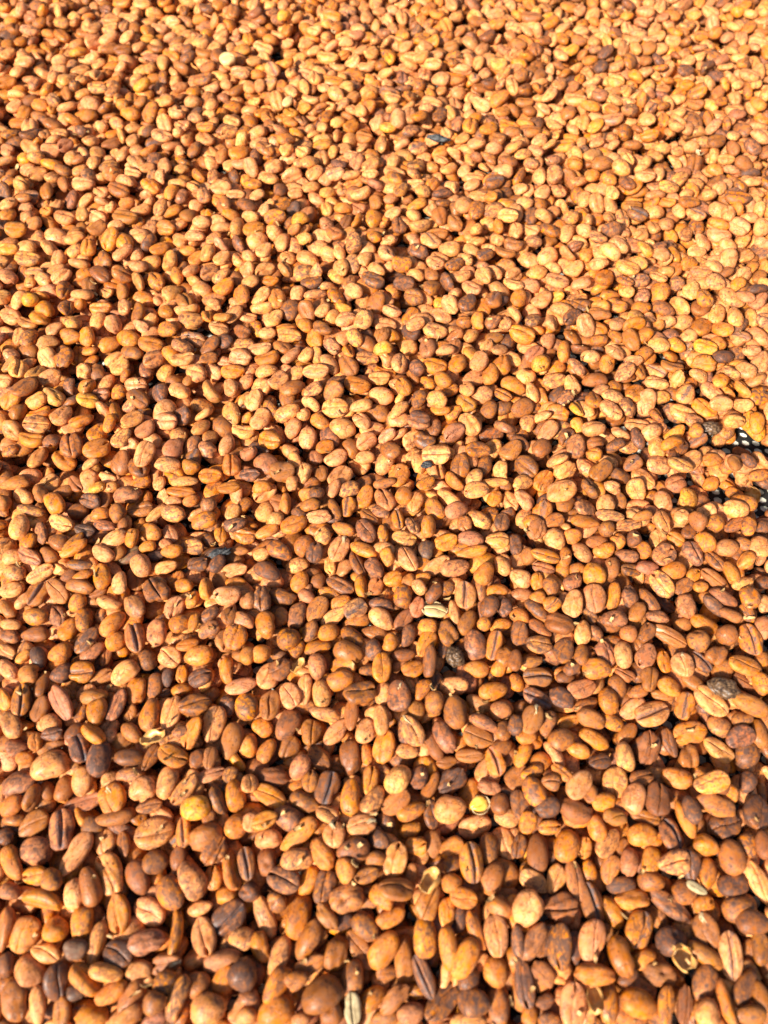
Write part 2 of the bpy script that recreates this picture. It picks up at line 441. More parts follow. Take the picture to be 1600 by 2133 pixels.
# --- beans read off the photograph: tile, then x y length width angle pose colour layer
ANN = """
A
120 90 240 150 10 B m 1
515 80 190 140 85 B t 2
325 25 150 80 15 F t 1
405 130 160 130 60 B b 1
300 140 120 90 100 B b 0
200 185 170 80 60 r b 1
70 235 160 130 30 B o 1
80 330 150 70 5 B b 0
215 350 200 150 35 F b 1
390 390 250 165 95 G m 1
215 520 220 170 0 B m 2
480 540 290 150 58 F t 2
530 225 270 120 20 F m 0
715 200 200 180 100 X o 2
730 310 250 110 12 u b 1
890 125 180 140 20 B t 2
1050 85 210 130 75 B t 2
1165 135 220 115 50 F t 1
940 240 160 90 15 X m 1
1225 255 190 150 15 B y 2
1320 310 110 90 80 B b 0
1370 205 190 85 110 r b 1
1480 170 200 130 100 B o 2
1330 40 180 90 25 F t 1
1445 45 110 90 60 F t 1
1570 100 120 110 90 F t 2
820 40 190 100 0 B m 1
640 20 110 90 30 B b 0
975 410 250 190 12 F t 2
1155 400 190 105 95 G o 1
1300 440 220 165 20 B b 1
1352 515 205 155 60 F b 2
1495 370 150 150 0 B o 1
1575 340 110 110 60 F t 1
980 590 165 150 0 B b 1
665 470 170 150 90 F t 0
780 480 160 90 100 F b 1
695 670 275 180 117 F t 2
870 690 230 150 110 B d 1
1205 700 250 170 120 B t 1
1345 690 150 130 95 F o 1
1450 640 250 95 100 r o 1
1550 600 200 115 95 G b 1
70 600 240 130 115 B o 1
225 670 150 110 10 F o 1
345 705 150 130 100 B b 1
60 770 140 105 0 B m 1
275 820 270 115 168 d o 1
565 745 245 140 100 B b 2
460 790 190 130 85 B t 1
755 915 240 155 97 F o 1
1065 785 225 170 125 B o 2
950 900 225 150 150 F t 1
1255 880 175 90 20 B t 1
1420 800 145 105 5 B o 1
1445 935 235 180 40 G m 2
1570 780 120 140 90 B b 0
25 1010 260 125 75 B b 1
165 1045 220 175 60 F o 1
350 1010 165 150 0 B o 1
515 970 200 150 75 B o 1
610 1100 270 105 75 B t 1
475 1140 150 120 0 B k 1
290 1160 195 115 160 F t 1
750 1165 205 170 150 F d 1
920 1095 245 145 12 B m 2
1110 1030 290 95 85 l o 1
1285 1060 235 155 105 F t 2
1520 1080 185 140 10 B t 1
1390 1215 245 120 20 B m 1
1050 1230 200 130 10 X b 1
185 1270 215 170 115 B t 1
355 1340 220 160 85 F d 1
535 1335 245 125 133 u o 1
660 1285 225 105 170 B t 1
870 1275 180 130 15 B t 1
1045 1350 165 150 20 B o 1
1110 1450 280 125 72 B t 2
1240 1360 170 150 30 B b 0
1308 1520 225 200 0 B t 1
1410 1330 190 150 60 B o 0
1530 1300 190 190 60 B d 2
700 1415 210 115 30 B o 1
820 1450 230 150 60 B m 1
95 1460 250 165 100 B b 1
240 1490 235 110 95 B t 1
395 1530 180 125 85 F b 1
580 1560 200 150 10 B o 1
800 1570 195 110 40 B t 1
970 1480 145 140 0 B b 1
980 1580 170 120 20 B m 0
1150 1540 150 80 70 B o 0
470 1415 120 80 10 B k 0
1560 1440 130 90 10 B m 1
1550 1560 130 105 20 B t 1
30 1240 150 120 80 B d 0
15 440 150 110 10 B d 0
580 360 150 120 10 B b 0
1120 560 170 110 80 B d 0
60 1360 160 120 30 B b 0
B
110 55 235 120 170 B d 1
275 20 120 95 60 B t 1
350 80 140 110 90 F b 1
460 125 205 150 75 G d 2
95 175 235 120 150 F o 1
270 110 130 90 10 B o 0
315 215 205 115 155 B b 1
600 190 245 125 92 B o 2
730 80 185 115 80 F o 1
745 200 205 130 55 B t 1
905 70 195 145 55 B t 2
890 215 205 130 40 F b 1
1035 60 155 120 60 X m 1
1105 120 215 85 65 B b 1
1240 80 215 150 40 F d 2
980 275 195 120 15 B o 1
1480 120 155 95 170 B m 1
1230 255 215 175 25 B t 2
1110 290 180 110 100 F b 1
1545 225 140 125 60 B d 1
1385 365 220 155 12 F t 2
205 310 190 145 150 B m 1
64 330 170 110 20 F o 1
80 445 185 120 10 B t 1
280 420 285 130 40 B o 2
460 290 155 120 150 F t 1
500 420 165 150 95 X t 1
675 360 190 135 15 X t 2
820 340 140 130 120 B d 0
780 445 165 110 130 B b 1
980 385 150 105 20 B o 1
625 525 215 160 20 B d 1
425 540 210 130 120 B o 1
270 580 215 155 20 B t 1
80 590 165 118 95 B d 1
885 575 215 155 75 F t 2
760 570 135 95 10 B b 0
573 645 152 132 80 B o 2
1015 490 145 115 10 F o 1
1120 470 180 125 90 B b 0
1245 505 165 130 25 F o 1
1365 595 245 155 95 G o 2
1480 510 205 130 90 B b 1
190 705 215 150 155 F m 1
440 745 210 150 75 F b 1
340 710 185 110 60 B o 0
705 675 165 95 20 F b 1
890 765 235 155 172 F b 2
580 820 225 170 20 B m 1
985 680 160 95 90 F b 0
800 810 180 130 130 B o 0
1240 725 135 120 0 B o 1
1095 850 245 150 65 F b 2
1315 815 175 125 160 F o 1
1495 690 205 140 75 B b 1
1210 630 145 90 0 B b 0
1545 880 170 120 150 B b 1
65 930 265 115 110 B t 1
140 840 140 120 130 B b 0
285 930 270 150 75 B o 1
455 935 195 105 125 B b 1
337 1080 265 140 65 B b 2
860 940 195 105 25 B o 1
705 1000 205 140 140 B b 1
668 1140 265 130 125 F b 1
812 1145 255 160 60 B o 2
1080 1065 245 155 92 B o 2
1210 910 185 110 85 F o 1
1390 1020 245 95 110 B o 1
1520 1050 245 155 93 F t 2
1225 1140 265 120 100 B o 2
1330 1200 260 150 65 B o 1
945 1200 275 130 92 B b 1
155 1178 245 140 72 B t 1
515 1175 220 150 70 B d 1
35 1130 190 120 110 B o 1
345 1235 210 110 30 F b 0
140 1360 240 140 55 B o 1
265 1335 160 110 25 B b 1
420 1420 275 200 35 B b 2
610 1320 200 155 95 B b 1
830 1285 135 100 10 F b 0
1067 1310 265 115 110 G m 2
880 1450 235 115 45 B b 2
745 1440 195 120 45 B o 1
1175 1470 275 170 45 F b 1
1030 1410 125 95 10 B o 0
1380 1470 205 170 10 B b 1
1350 1330 170 140 80 B b 0
1515 1280 190 150 90 B o 1
1530 1500 230 150 90 B b 1
130 1530 245 170 30 B o 1
480 1540 165 140 90 B d 1
820 1575 185 100 10 B b 0
985 1550 180 130 10 B m 1
1345 1590 235 120 10 B t 1
290 1585 110 90 20 B t 1
20 1280 160 110 100 B d 0
1250 600 150 100 40 B b 0
560 960 150 110 20 B d 0
1300 950 160 90 80 B d 0
C
120 30 160 95 20 B o 1
305 30 155 75 140 F o 1
410 105 215 140 45 F t 2
135 145 195 150 120 B o 1
235 90 120 110 0 F b 0
635 90 195 155 85 F t 2
805 65 165 105 15 F b 1
755 185 195 145 72 B t 2
905 200 210 155 85 F d 2
1030 60 200 130 165 B o 2
1243 95 230 135 15 F t 2
45 240 195 130 100 F b 1
90 345 140 110 70 F o 1
215 250 170 130 20 B d 1
400 275 220 145 165 B d 2
570 215 155 115 10 B o 1
635 305 155 115 0 F b 1
825 310 185 100 165 F b 1
1080 320 235 90 118 B o 1
1120 260 175 115 110 B b 1
1275 235 255 130 155 B b 2
1330 360 215 160 30 F d 1
1520 280 225 165 75 F d 1
1350 170 135 115 30 B o 0
1480 90 150 110 90 B d 1
1570 480 180 105 95 B d 1
225 370 150 95 10 F o 1
340 490 205 160 75 B o 2
440 500 135 105 80 F o 1
590 470 225 120 50 F t 1
520 380 160 120 120 B o 1
810 420 185 135 5 B o 2
985 425 205 150 115 G m 2
1212 490 155 140 150 B o 1
1375 560 215 165 105 B b 2
1460 480 155 135 60 B o 0
150 530 245 140 95 B d 2
35 490 150 100 80 F b 1
685 510 135 95 80 F b 0
865 590 200 125 70 B y 1
1000 600 215 150 15 F t 2
735 590 175 120 80 B m 1
605 635 185 115 75 F b 1
1110 610 195 135 100 F b 1
1225 665 205 120 85 B o 1
1380 735 195 140 15 B d 1
1540 715 250 125 118 F t 2
125 710 195 125 150 F t 2
265 700 185 125 70 F t 1
388 710 255 125 100 F m 2
470 655 150 110 100 B o 1
490 840 235 145 105 G d 2
90 880 225 185 60 B t 2
300 890 225 185 10 F d 1
685 740 195 115 5 B b 1
750 825 225 120 0 B o 2
870 710 170 120 0 B b 1
985 860 290 130 142 B m 2
1075 780 165 150 0 B b 1
625 910 205 120 118 B o 1
1195 860 140 125 40 X o 1
1430 880 225 150 15 B b 1
1500 965 205 145 5 B d 2
1210 1025 215 160 102 X b 2
780 1010 235 170 72 G o 2
990 1085 200 175 10 B d 1
485 1085 265 170 78 F t 2
290 1120 270 150 85 F o 1
125 1090 260 120 58 B m 1
30 1090 190 90 95 B m 1
672 1185 245 145 107 B o 2
820 1195 165 110 25 B o 1
590 1040 125 110 80 F b 0
1210 1180 250 115 152 B b 1
1360 1178 280 145 95 G t 2
915 1290 220 150 172 B m 2
510 1298 265 130 175 B o 2
190 1290 170 125 130 B b 1
65 1345 290 125 97 F m 2
1205 1350 240 150 70 B b 1
1460 1385 270 140 55 B b 1
1560 1130 205 110 95 B b 1
1560 1465 225 120 108 B b 1
367 1490 265 170 85 F t 2
600 1480 245 120 88 B o 2
798 1480 245 170 170 B o 2
955 1490 230 110 85 F o 1
1078 1490 235 105 85 F d 1
1220 1540 180 155 70 B t 2
1333 1480 275 100 108 r o 1
1490 1560 205 120 10 B b 1
110 1560 130 100 80 B o 1
230 1580 130 90 10 B b 0
200 1470 130 90 20 B d 0
1480 1140 130 90 80 F b 0
950 180 130 110 80 B b 0
1290 130 130 100 10 B d 0
560 580 120 100 20 B d 0
1150 1120 140 110 20 B d 0
720 1310 150 90 40 B d 0
D
100 25 190 100 10 B o 1
150 105 145 98 155 B t 1
195 195 178 88 170 B t 1
262 90 150 95 100 B b 1
20 145 110 95 80 B b 1
400 90 140 80 15 B b 1
360 165 165 118 125 B o 2
120 295 170 125 80 B t 2
490 195 135 112 10 B d 1
385 270 170 100 155 X t 2
258 330 165 80 95 B m 1
180 390 125 105 60 F o 1
365 385 135 108 160 B b 1
535 320 135 90 160 F k 1
660 285 155 80 170 B m 1
775 275 105 70 70 B b 1
630 210 125 85 10 B o 1
740 215 125 112 70 B b 1
575 130 148 98 160 F m 1
800 90 188 125 10 B m 2
605 45 115 85 10 B y 1
700 45 100 70 20 B t 0
882 185 168 110 10 F b 2
982 210 155 70 40 X t 1
1095 225 168 112 165 B t 2
1285 262 168 120 20 B o 2
947 327 148 108 150 B o 2
715 370 190 105 25 B t 1
835 375 132 85 75 B o 1
920 410 115 78 15 B o 1
470 400 170 70 45 B o 1
485 455 190 85 30 B o 1
645 460 155 100 150 B t 1
745 455 110 90 60 B b 0
1210 418 155 112 0 F t 2
1075 340 130 100 130 X m 1
1050 412 105 75 140 F t 1
1392 345 115 90 100 X o 1
1310 375 110 85 120 B b 1
1480 277 150 108 10 B m 2
1465 205 115 95 60 F t 1
1315 158 105 100 20 B m 1
1440 52 145 90 15 F o 1
1140 75 190 80 0 F o 1
1100 142 110 65 10 B t 1
1205 132 110 80 20 B o 1
1160 10 175 60 5 B t 1
1000 20 105 85 80 F t 1
480 30 130 90 130 F d 0
80 485 130 100 10 B t 1
88 580 148 108 165 B t 2
210 505 190 100 145 F m 1
255 590 190 100 25 X t 2
300 470 135 95 140 B b 1
495 530 175 75 175 B b 1
435 600 115 85 30 B d 0
515 605 135 75 20 B o 1
500 670 190 92 168 B b 1
638 602 190 112 100 B o 2
745 645 158 112 105 B t 2
75 690 158 105 10 B t 2
235 715 175 130 55 G b 2
370 702 188 112 130 F b 1
145 760 125 95 40 B t 0
490 770 130 108 70 B o 1
605 710 140 70 20 F d 0
682 775 162 85 165 B t 1
845 795 175 130 120 B m 2
980 692 188 160 120 F b 2
887 528 172 125 115 B t 2
1050 555 152 92 15 F t 1
1090 465 138 90 15 B o 1
980 475 115 75 10 B k 0
1245 532 132 112 20 F b 1
1368 525 135 95 55 B m 1
1355 458 140 65 20 F k 0
1470 560 172 100 15 F t 2
1500 442 135 70 0 B b 1
1150 660 142 98 170 B o 1
1298 690 155 80 92 r o 1
1210 745 115 80 70 B o 1
1093 798 160 122 65 F t 2
1430 725 172 125 10 B t 2
1560 760 125 110 60 B m 1
1480 640 130 65 5 B o 0
50 810 155 85 130 B b 1
222 858 155 112 175 B o 1
370 862 165 115 110 F m 1
430 937 158 118 60 B o 1
530 883 165 110 95 B o 2
632 845 120 80 80 B t 0
705 897 198 118 55 B o 2
60 905 140 75 170 B t 1
55 980 145 88 170 B m 1
220 968 185 105 0 B d 2
548 1010 198 112 45 F m 2
730 1012 135 125 30 B o 1
850 987 235 125 100 G m 2
988 960 182 132 80 B m 1
1130 900 140 118 20 B o 1
1235 920 125 78 80 F o 1
1310 848 155 95 30 B m 1
1325 952 158 105 30 B m 1
1442 855 130 105 80 F b 1
1530 882 155 105 150 B m 1
1482 987 172 155 80 F o 2
1185 1042 150 85 15 F o 1
1250 1108 188 132 20 B o 2
1072 1112 158 135 150 F t 1
930 1132 145 130 100 B d 1
665 1100 150 88 70 F b 1
582 1078 170 105 35 B m 1
375 1088 145 125 10 B o 1
245 1113 152 95 115 B k 2
45 1085 140 90 150 F t 1
145 1110 115 75 40 B o 0
48 1190 172 92 135 B t 1
170 1218 152 128 90 B o 2
262 1282 182 88 70 B b 1
385 1215 145 130 10 B m 1
518 1208 155 145 0 G o 2
635 1245 170 105 30 F b 1
782 1208 195 130 40 B t 2
857 1325 182 130 70 B o 2
745 1300 130 85 10 B t 0
972 1292 165 105 80 B b 1
1060 1250 125 75 80 B k 1
1147 1222 120 78 80 F o 1
1260 1242 155 122 20 F m 2
1422 1195 185 95 95 B o 1
1562 1110 120 105 60 B o 1
1515 1290 205 105 20 B t 2
1140 1315 135 88 10 B o 1
1035 1338 95 60 10 F d 0
385 1395 250 130 120 F m 2
580 1362 195 115 10 B b 1
605 1460 182 130 80 B o 2
512 1465 150 88 80 F o 1
740 1420 215 108 65 F m 2
130 1385 210 110 85 G o 1
30 1380 140 85 100 F o 1
258 1438 170 115 60 F d 1
935 1475 220 135 80 B o 2
825 1465 115 95 80 F b 0
1080 1470 230 135 80 F t 2
1225 1415 215 145 10 F b 2
1345 1540 240 145 75 F t 2
1430 1425 150 115 75 B m 1
1548 1420 185 150 90 B o 1
68 1535 200 115 120 B t 2
315 1525 145 120 150 B t 1
1330 1350 125 105 70 B b 0
1205 1590 215 110 65 F o 2
D2
110 480 152 112 10 B m 1
312 580 245 175 20 B t 2
165 545 120 85 10 B o 1
225 440 115 90 80 F o 1
333 392 135 95 10 F m 1
470 378 140 95 50 B d 1
588 392 185 85 140 u o 1
510 485 190 135 110 G m 1
637 545 240 150 80 B m 2
768 435 145 115 10 B b 1
690 400 110 90 60 B t 0
822 378 165 100 135 B b 1
815 540 198 108 3 B d 1
950 540 180 90 60 F b 1
1085 530 205 130 155 F o 2
1458 428 235 135 80 B b 2
1240 545 120 100 80 B d 1
1322 545 150 95 80 F m 1
1560 462 155 115 80 B o 1
1110 440 120 75 20 F t 0
1135 372 115 80 20 B t 0
E2
75 492 165 105 60 B o 1
217 472 165 140 60 F b 2
285 597 165 118 60 B m 2
405 542 205 140 125 B b 1
602 538 225 142 85 B d 2
710 515 140 80 95 B o 1
818 467 215 142 78 F o 2
700 365 172 128 80 B t 2
517 378 205 112 45 F t 2
360 382 168 138 85 F b 2
212 328 215 145 60 B m 2
960 498 145 95 170 B t 1
992 370 215 135 118 X t 2
797 300 195 98 95 B t 1
1192 405 222 125 115 B m 2
1125 460 200 95 115 B d 1
1403 410 195 145 160 F b 2
1350 527 172 90 175 F b 1
1512 562 190 122 110 G o 2
1560 470 140 110 30 B b 1
1210 567 140 82 10 F b 1
1290 450 105 90 40 B o 0
1447 318 198 90 152 B m 2
1412 198 172 92 158 B t 2
1502 120 188 118 12 B o 2
1267 250 215 152 95 B b 2
1135 188 155 118 85 B b 1
1255 85 185 122 10 B t 2
1053 108 155 98 60 B o 1
1022 245 140 110 80 B b 0
915 155 195 165 75 X m 2
1550 240 145 115 10 B m 1
1570 370 130 110 80 B b 1
610 268 205 98 85 F b 1
660 135 205 150 10 F b 1
535 52 190 125 15 B o 2
425 138 188 118 100 B t 2
228 147 175 135 115 F t 2
313 110 195 100 80 F t 1
95 213 198 145 75 F b 2
445 265 205 92 172 B t 1
50 345 145 112 150 B o 1
E
50 40 130 95 10 B o 1
240 35 115 80 85 B t 1
390 82 105 95 20 B b 1
495 52 135 85 60 B t 1
600 62 150 105 20 B t 1
697 108 158 102 55 F o 2
825 128 175 122 115 F m 2
942 97 125 108 70 B o 2
1008 142 155 102 70 F t 1
1132 180 158 112 125 B o 2
1218 122 185 105 140 B t 1
1273 185 162 105 30 B m 2
1390 90 165 115 8 F t 2
1510 120 128 92 60 F o 1
1416 245 168 108 150 B t 2
1555 262 130 105 80 F m 1
1322 280 115 92 100 F b 1
820 20 150 70 10 B b 1
1080 22 130 75 30 F o 1
1500 15 205 70 5 B t 1
195 152 152 78 85 l o 1
345 155 138 85 10 B b 1
280 205 110 80 150 B b 0
135 248 112 102 20 B t 1
252 290 180 142 20 F o 2
404 232 168 100 5 F t 2
587 172 135 108 80 G o 2
505 180 150 70 115 B b 1
558 307 155 85 165 B o 1
702 325 172 122 125 F m 2
718 235 135 85 145 F b 1
795 200 125 80 150 B m 1
903 250 140 82 100 G o 2
1093 290 155 102 90 B o 2
993 288 130 85 115 X t 1
813 342 130 85 95 B o 1
942 367 160 105 172 F t 2
1078 428 150 108 75 B k 2
1208 392 155 108 20 F o 2
1360 366 175 105 175 B m 2
1525 382 155 122 0 F t 2
1370 455 202 80 12 B o 1
90 345 165 88 25 B o 1
160 440 185 122 150 B o 2
430 350 128 108 95 B t 1
308 407 150 115 60 B b 1
383 470 145 112 80 F m 2
533 432 190 122 62 X t 2
690 436 188 95 158 B o 2
835 448 115 105 90 B t 1
835 530 130 90 100 B o 1
962 502 182 128 120 F t 2
1142 538 195 95 28 F t 1
1262 550 205 112 20 B t 2
1447 585 165 118 58 B o 2
1560 540 145 100 120 B t 1
645 530 190 95 112 F b 1
755 548 155 115 120 B m 2
475 538 125 75 95 F t 1
565 552 140 108 60 B m 0
270 532 155 105 20 B t 1
85 565 185 130 160 B d 2
45 465 110 85 20 B t 1
282 640 155 122 70 B o 2
110 640 150 95 10 B t 1
45 750 180 120 85 F m 1
168 735 188 115 165 B b 2
328 728 118 85 150 B m 1
540 665 195 100 152 F m 2
470 708 148 82 170 B o 1
400 640 115 95 60 B b 0
672 675 165 80 95 r o 2
873 620 125 108 10 F o 1
762 672 120 105 60 F b 1
970 632 100 88 60 B b 1
1058 615 110 72 20 B o 1
932 728 162 118 75 B o 2
1032 692 110 85 130 B t 1
1130 710 155 100 65 B d 1
1328 727 182 140 90 G t 2
1212 680 110 90 60 B b 0
1425 690 155 72 100 B b 1
1478 790 150 122 70 B d 2
1525 690 155 88 10 B o 1
1575 800 130 100 80 B m 1
1022 805 145 100 70 F m 1
265 842 192 122 72 B m 2
393 815 192 125 55 F b 2
350 948 150 100 65 B b 1
632 812 160 130 35 G t 2
540 772 140 95 20 B o 1
498 862 190 98 35 F t 1
645 892 190 88 18 B b 1
802 870 182 122 148 B t 2
800 780 160 85 170 B m 1
937 882 165 102 55 F m 1
1087 917 122 98 0 B o 1
1340 895 182 112 62 B b 2
1258 830 170 72 98 B t 1
1445 908 100 88 60 B o 1
1548 912 145 90 30 B o 1
70 908 190 130 105 B o 2
165 855 120 95 80 B b 0
213 993 152 138 20 B o 2
262 1068 140 95 70 B o 1
465 960 138 112 15 B o 1
617 992 200 115 135 B o 2
758 960 175 102 175 B b 1
857 1022 125 98 60 B o 2
970 980 160 100 75 B m 1
748 1062 140 112 100 B m 1
1077 1035 195 115 60 F o 2
1217 962 175 125 110 B b 1
1388 1035 200 140 95 B m 2
1507 1040 195 105 78 G o 2
398 1050 180 100 10 B o 1
590 1082 195 135 160 B b 2
935 1102 158 85 5 B d 1
800 1182 195 125 90 F o 2
1100 1140 222 92 88 B d 2
1000 1192 150 115 20 F o 1
1398 1188 162 112 0 B o 1
1540 1175 130 95 60 B o 1
1572 1110 130 110 80 B b 1
165 1192 155 138 30 F d 1
397 1172 172 118 100 B m 1
50 1102 130 112 20 B o 1
150 1100 130 85 150 B b 0
720 1190 125 75 10 B b 0
1190 1065 130 75 80 F b 0
F
140 127 160 120 65 F m 2
260 165 168 132 95 B t 2
250 45 138 95 20 F b 1
110 50 112 90 30 B o 1
15 190 150 90 95 B b 1
372 147 125 105 20 B o 1
448 50 188 98 175 B o 2
605 15 185 85 175 F t 1
590 95 108 98 30 B b 1
722 68 175 88 10 F t 2
930 55 155 118 110 F t 2
812 15 130 65 10 B b 1
1040 40 110 98 60 B t 1
1160 50 130 118 95 B b 2
1270 60 125 112 60 B o 1
1362 105 165 85 25 F b 1
1475 80 135 92 80 B o 1
1555 212 155 145 60 F t 2
1570 80 110 90 60 B d 1
427 240 165 118 130 B t 2
327 272 135 85 85 B o 1
200 265 192 92 165 F o 2
90 270 115 105 60 B b 1
655 170 115 100 70 B o 1
755 160 106 98 50 B d 1
525 180 155 95 10 B b 0
570 238 140 110 10 B o 0
713 265 150 92 175 B m 1
820 232 112 95 85 B o 1
910 165 150 118 80 F t 1
940 265 160 140 35 F m 2
1020 162 118 90 150 F o 1
1128 257 175 135 120 F m 2
1207 175 145 115 130 B o 1
1345 210 155 125 20 B m 2
1455 190 115 90 150 B b 1
1460 298 140 85 50 u o 1
1262 308 150 90 130 X b 1
1368 360 155 85 122 B o 1
1100 118 110 85 60 F d 1
610 340 155 115 75 B b 2
733 355 148 88 0 F b 1
842 342 148 100 170 B m 1
1000 362 185 118 20 B o 2
1130 388 120 85 50 F o 1
505 385 160 145 100 B o 2
400 350 112 90 10 B b 1
42 402 155 115 150 B t 2
190 347 148 90 170 F m 1
310 350 120 100 80 B o 0
150 428 128 88 85 F o 1
238 457 135 105 110 B b 1
370 430 140 110 40 B m 0
50 505 138 85 0 B m 1
150 530 112 90 10 B o 1
240 567 115 105 40 G o 2
375 565 200 130 80 F t 2
507 537 190 145 95 F m 2
625 518 195 95 80 B o 1
730 520 155 115 100 B m 1
918 457 195 130 130 F t 2
855 540 195 88 125 B b 1
950 572 140 75 140 F d 0
1062 465 145 98 40 F b 1
1085 578 172 118 100 B m 2
1265 415 205 95 147 F d 2
1330 522 192 98 152 B m 2
1442 438 160 82 20 B t 1
1482 530 145 122 120 B o 2
1240 540 155 82 150 B b 1
1238 608 182 90 142 B m 1
1365 637 145 90 160 B b 1
1468 628 130 88 120 F o 1
1175 460 95 75 10 B o 1
1572 430 115 90 20 B d 1
1582 570 135 100 80 B t 1
135 612 175 82 142 B b 1
40 645 130 105 150 B o 1
290 690 192 155 155 B d 2
435 747 162 105 92 B t 2
480 640 130 75 130 B b 0
633 660 172 118 8 B m 2
778 617 160 98 60 B b 2
903 647 152 92 160 B m 1
727 755 115 112 30 B b 1
835 752 138 110 70 F b 1
978 770 228 105 152 X b 2
1055 705 115 90 20 B b 1
1205 695 188 108 160 B o 2
1163 792 148 140 60 B b 2
1347 762 140 132 40 B b 2
1477 802 212 145 105 G o 2
1562 715 165 110 80 B m 1
162 725 175 85 140 B b 1
35 768 165 115 80 F b 1
160 827 168 130 0 F t 2
312 867 178 128 75 F b 2
430 885 155 100 85 B b 1
582 883 178 132 110 F m 2
690 880 182 115 95 B t 2
520 745 120 90 130 B m 1
830 897 182 125 55 F m 2
115 928 148 82 10 B b 1
10 920 150 90 85 B d 1
516 980 182 138 10 B o 2
940 940 150 88 95 F o 1
1060 953 158 145 90 X t 2
1178 932 160 108 130 G b 1
1278 892 160 120 40 B b 1
1447 955 222 135 165 F o 2
1562 920 120 100 60 B o 1
368 970 120 90 20 B d 1
150 1030 185 135 175 G b 2
20 1060 125 100 100 B o 1
330 1030 130 75 10 B d 0
655 1090 155 120 110 B d 1
700 1012 138 85 150 F b 1
850 1043 172 120 80 F b 2
982 1087 158 125 150 B o 2
1130 1060 165 95 145 B b 1
1562 1072 145 130 80 B o 1
1445 1060 160 85 150 F d 0
428 1102 195 118 18 F m 2
302 1158 172 130 150 B d 1
150 1163 195 110 150 G m 2
600 1178 175 125 100 B o 2
455 1200 185 85 25 B b 1
752 1228 205 115 38 B t 2
868 1262 245 155 20 G t 2
940 1142 150 75 170 B b 1
1075 1212 178 118 80 G o 2
1237 1182 235 145 135 F t 2
1492 1200 232 125 158 B b 2
115 1298 198 135 70 X b 2
215 1318 175 98 70 B b 1
348 1312 150 88 15 F o 1
487 1288 185 125 155 B b 2
618 1308 155 110 150 B o 1
300 1418 178 135 30 B b 2
507 1415 205 115 150 B o 2
715 1382 165 98 45 B b 2
1103 1377 228 145 15 F o 2
1292 1335 155 125 150 B m 1
1415 1405 200 138 25 F m 2
1543 1382 185 105 110 B b 1
838 1475 225 165 80 F d 2
978 1442 185 92 112 F d 1
1105 1530 165 130 80 B b 1
408 1490 155 98 165 B o 2
58 1515 175 95 65 B o 1
1278 1485 205 125 145 F t 2
1468 1510 190 150 60 B b 1
80 1400 130 100 10 B o 0
700 1530 185 130 110 B t 1
540 1560 145 100 10 F d 1
1440 1290 140 100 20 B b 0
780 1122 130 90 10 B b 0
15 1330 130 100 80 B b 1
P
1126 758 39 38 0 B y 2
715 432 40 30 5 B o 2
625 460 38 32 30 B y 2
598 92 34 28 45 B y 2
297 180 40 32 20 B y 2
60 620 34 30 0 B y 2
758 668 45 38 70 F t 2
739 703 46 34 120 B t 2
797 725 42 30 10 B y 2
831 758 48 38 80 F t 2
841 805 48 34 120 F o 2
751 844 50 29 10 B t 2
830 853 55 28 45 B t 2
872 833 45 30 60 F b 2
911 833 42 38 150 B t 2
876 869 46 28 170 F d 2
865 676 44 31 25 F t 2
928 728 44 27 15 B t 2
923 789 42 34 140 B o 2
869 766 38 34 90 B m 2
1413 975 54 36 155 F t 2
1472 973 42 32 10 F o 2
1520 892 50 32 10 F t 2
1563 900 56 34 85 B o 1
1535 990 40 28 140 B b 1
1503 1000 42 26 100 B b 1
1480 1008 36 32 20 B o 1
1545 945 42 30 170 F d 1
1580 992 48 26 10 B o 1
1535 1027 44 30 150 B o 1
1535 1060 54 40 165 B t 2
1398 922 52 30 25 B o 2
1450 895 36 30 90 B o 1
1400 965 55 30 80 F d 1
"""
TILES = {'A': (0, 1600), 'B': (530, 1600), 'C': (1070, 1600), 'D': (0, 1000), 'E': (530, 1000), 'F': (1070, 1070), 'D2': (0, 1400), 'E2': (530, 1400), 'P': None}
ZS = 1600 / 530
ann = []
tile = None
for ln in ANN.split('\n'):
    f = ln.split()
    if len(f) == 1: tile = TILES[f[0]]
    elif len(f) == 8:
        x, y, l, wd, a = map(float, f[:5])
        k, ox, oy = (1.0, 0, 0) if tile is None else (ZS, *tile)      # P: plain pixels of the photograph
        ann.append((ox + x / k, oy + y / k, l / k, wd / k, a, f[5], f[6], int(f[7])))
ann_py0 = min(a[1] for a in ann)
def in_ann(x, y):
    px, py, _d = pt2pix((x, y, .008))
    return py > (1020 if px < 1065 else 1085)

SPECIAL = []

def cap_first(x, y):
    t = thickness(x, y)
    return t * .76 if in_ann(x, y) else t
fill(38000, cap_first, .89)

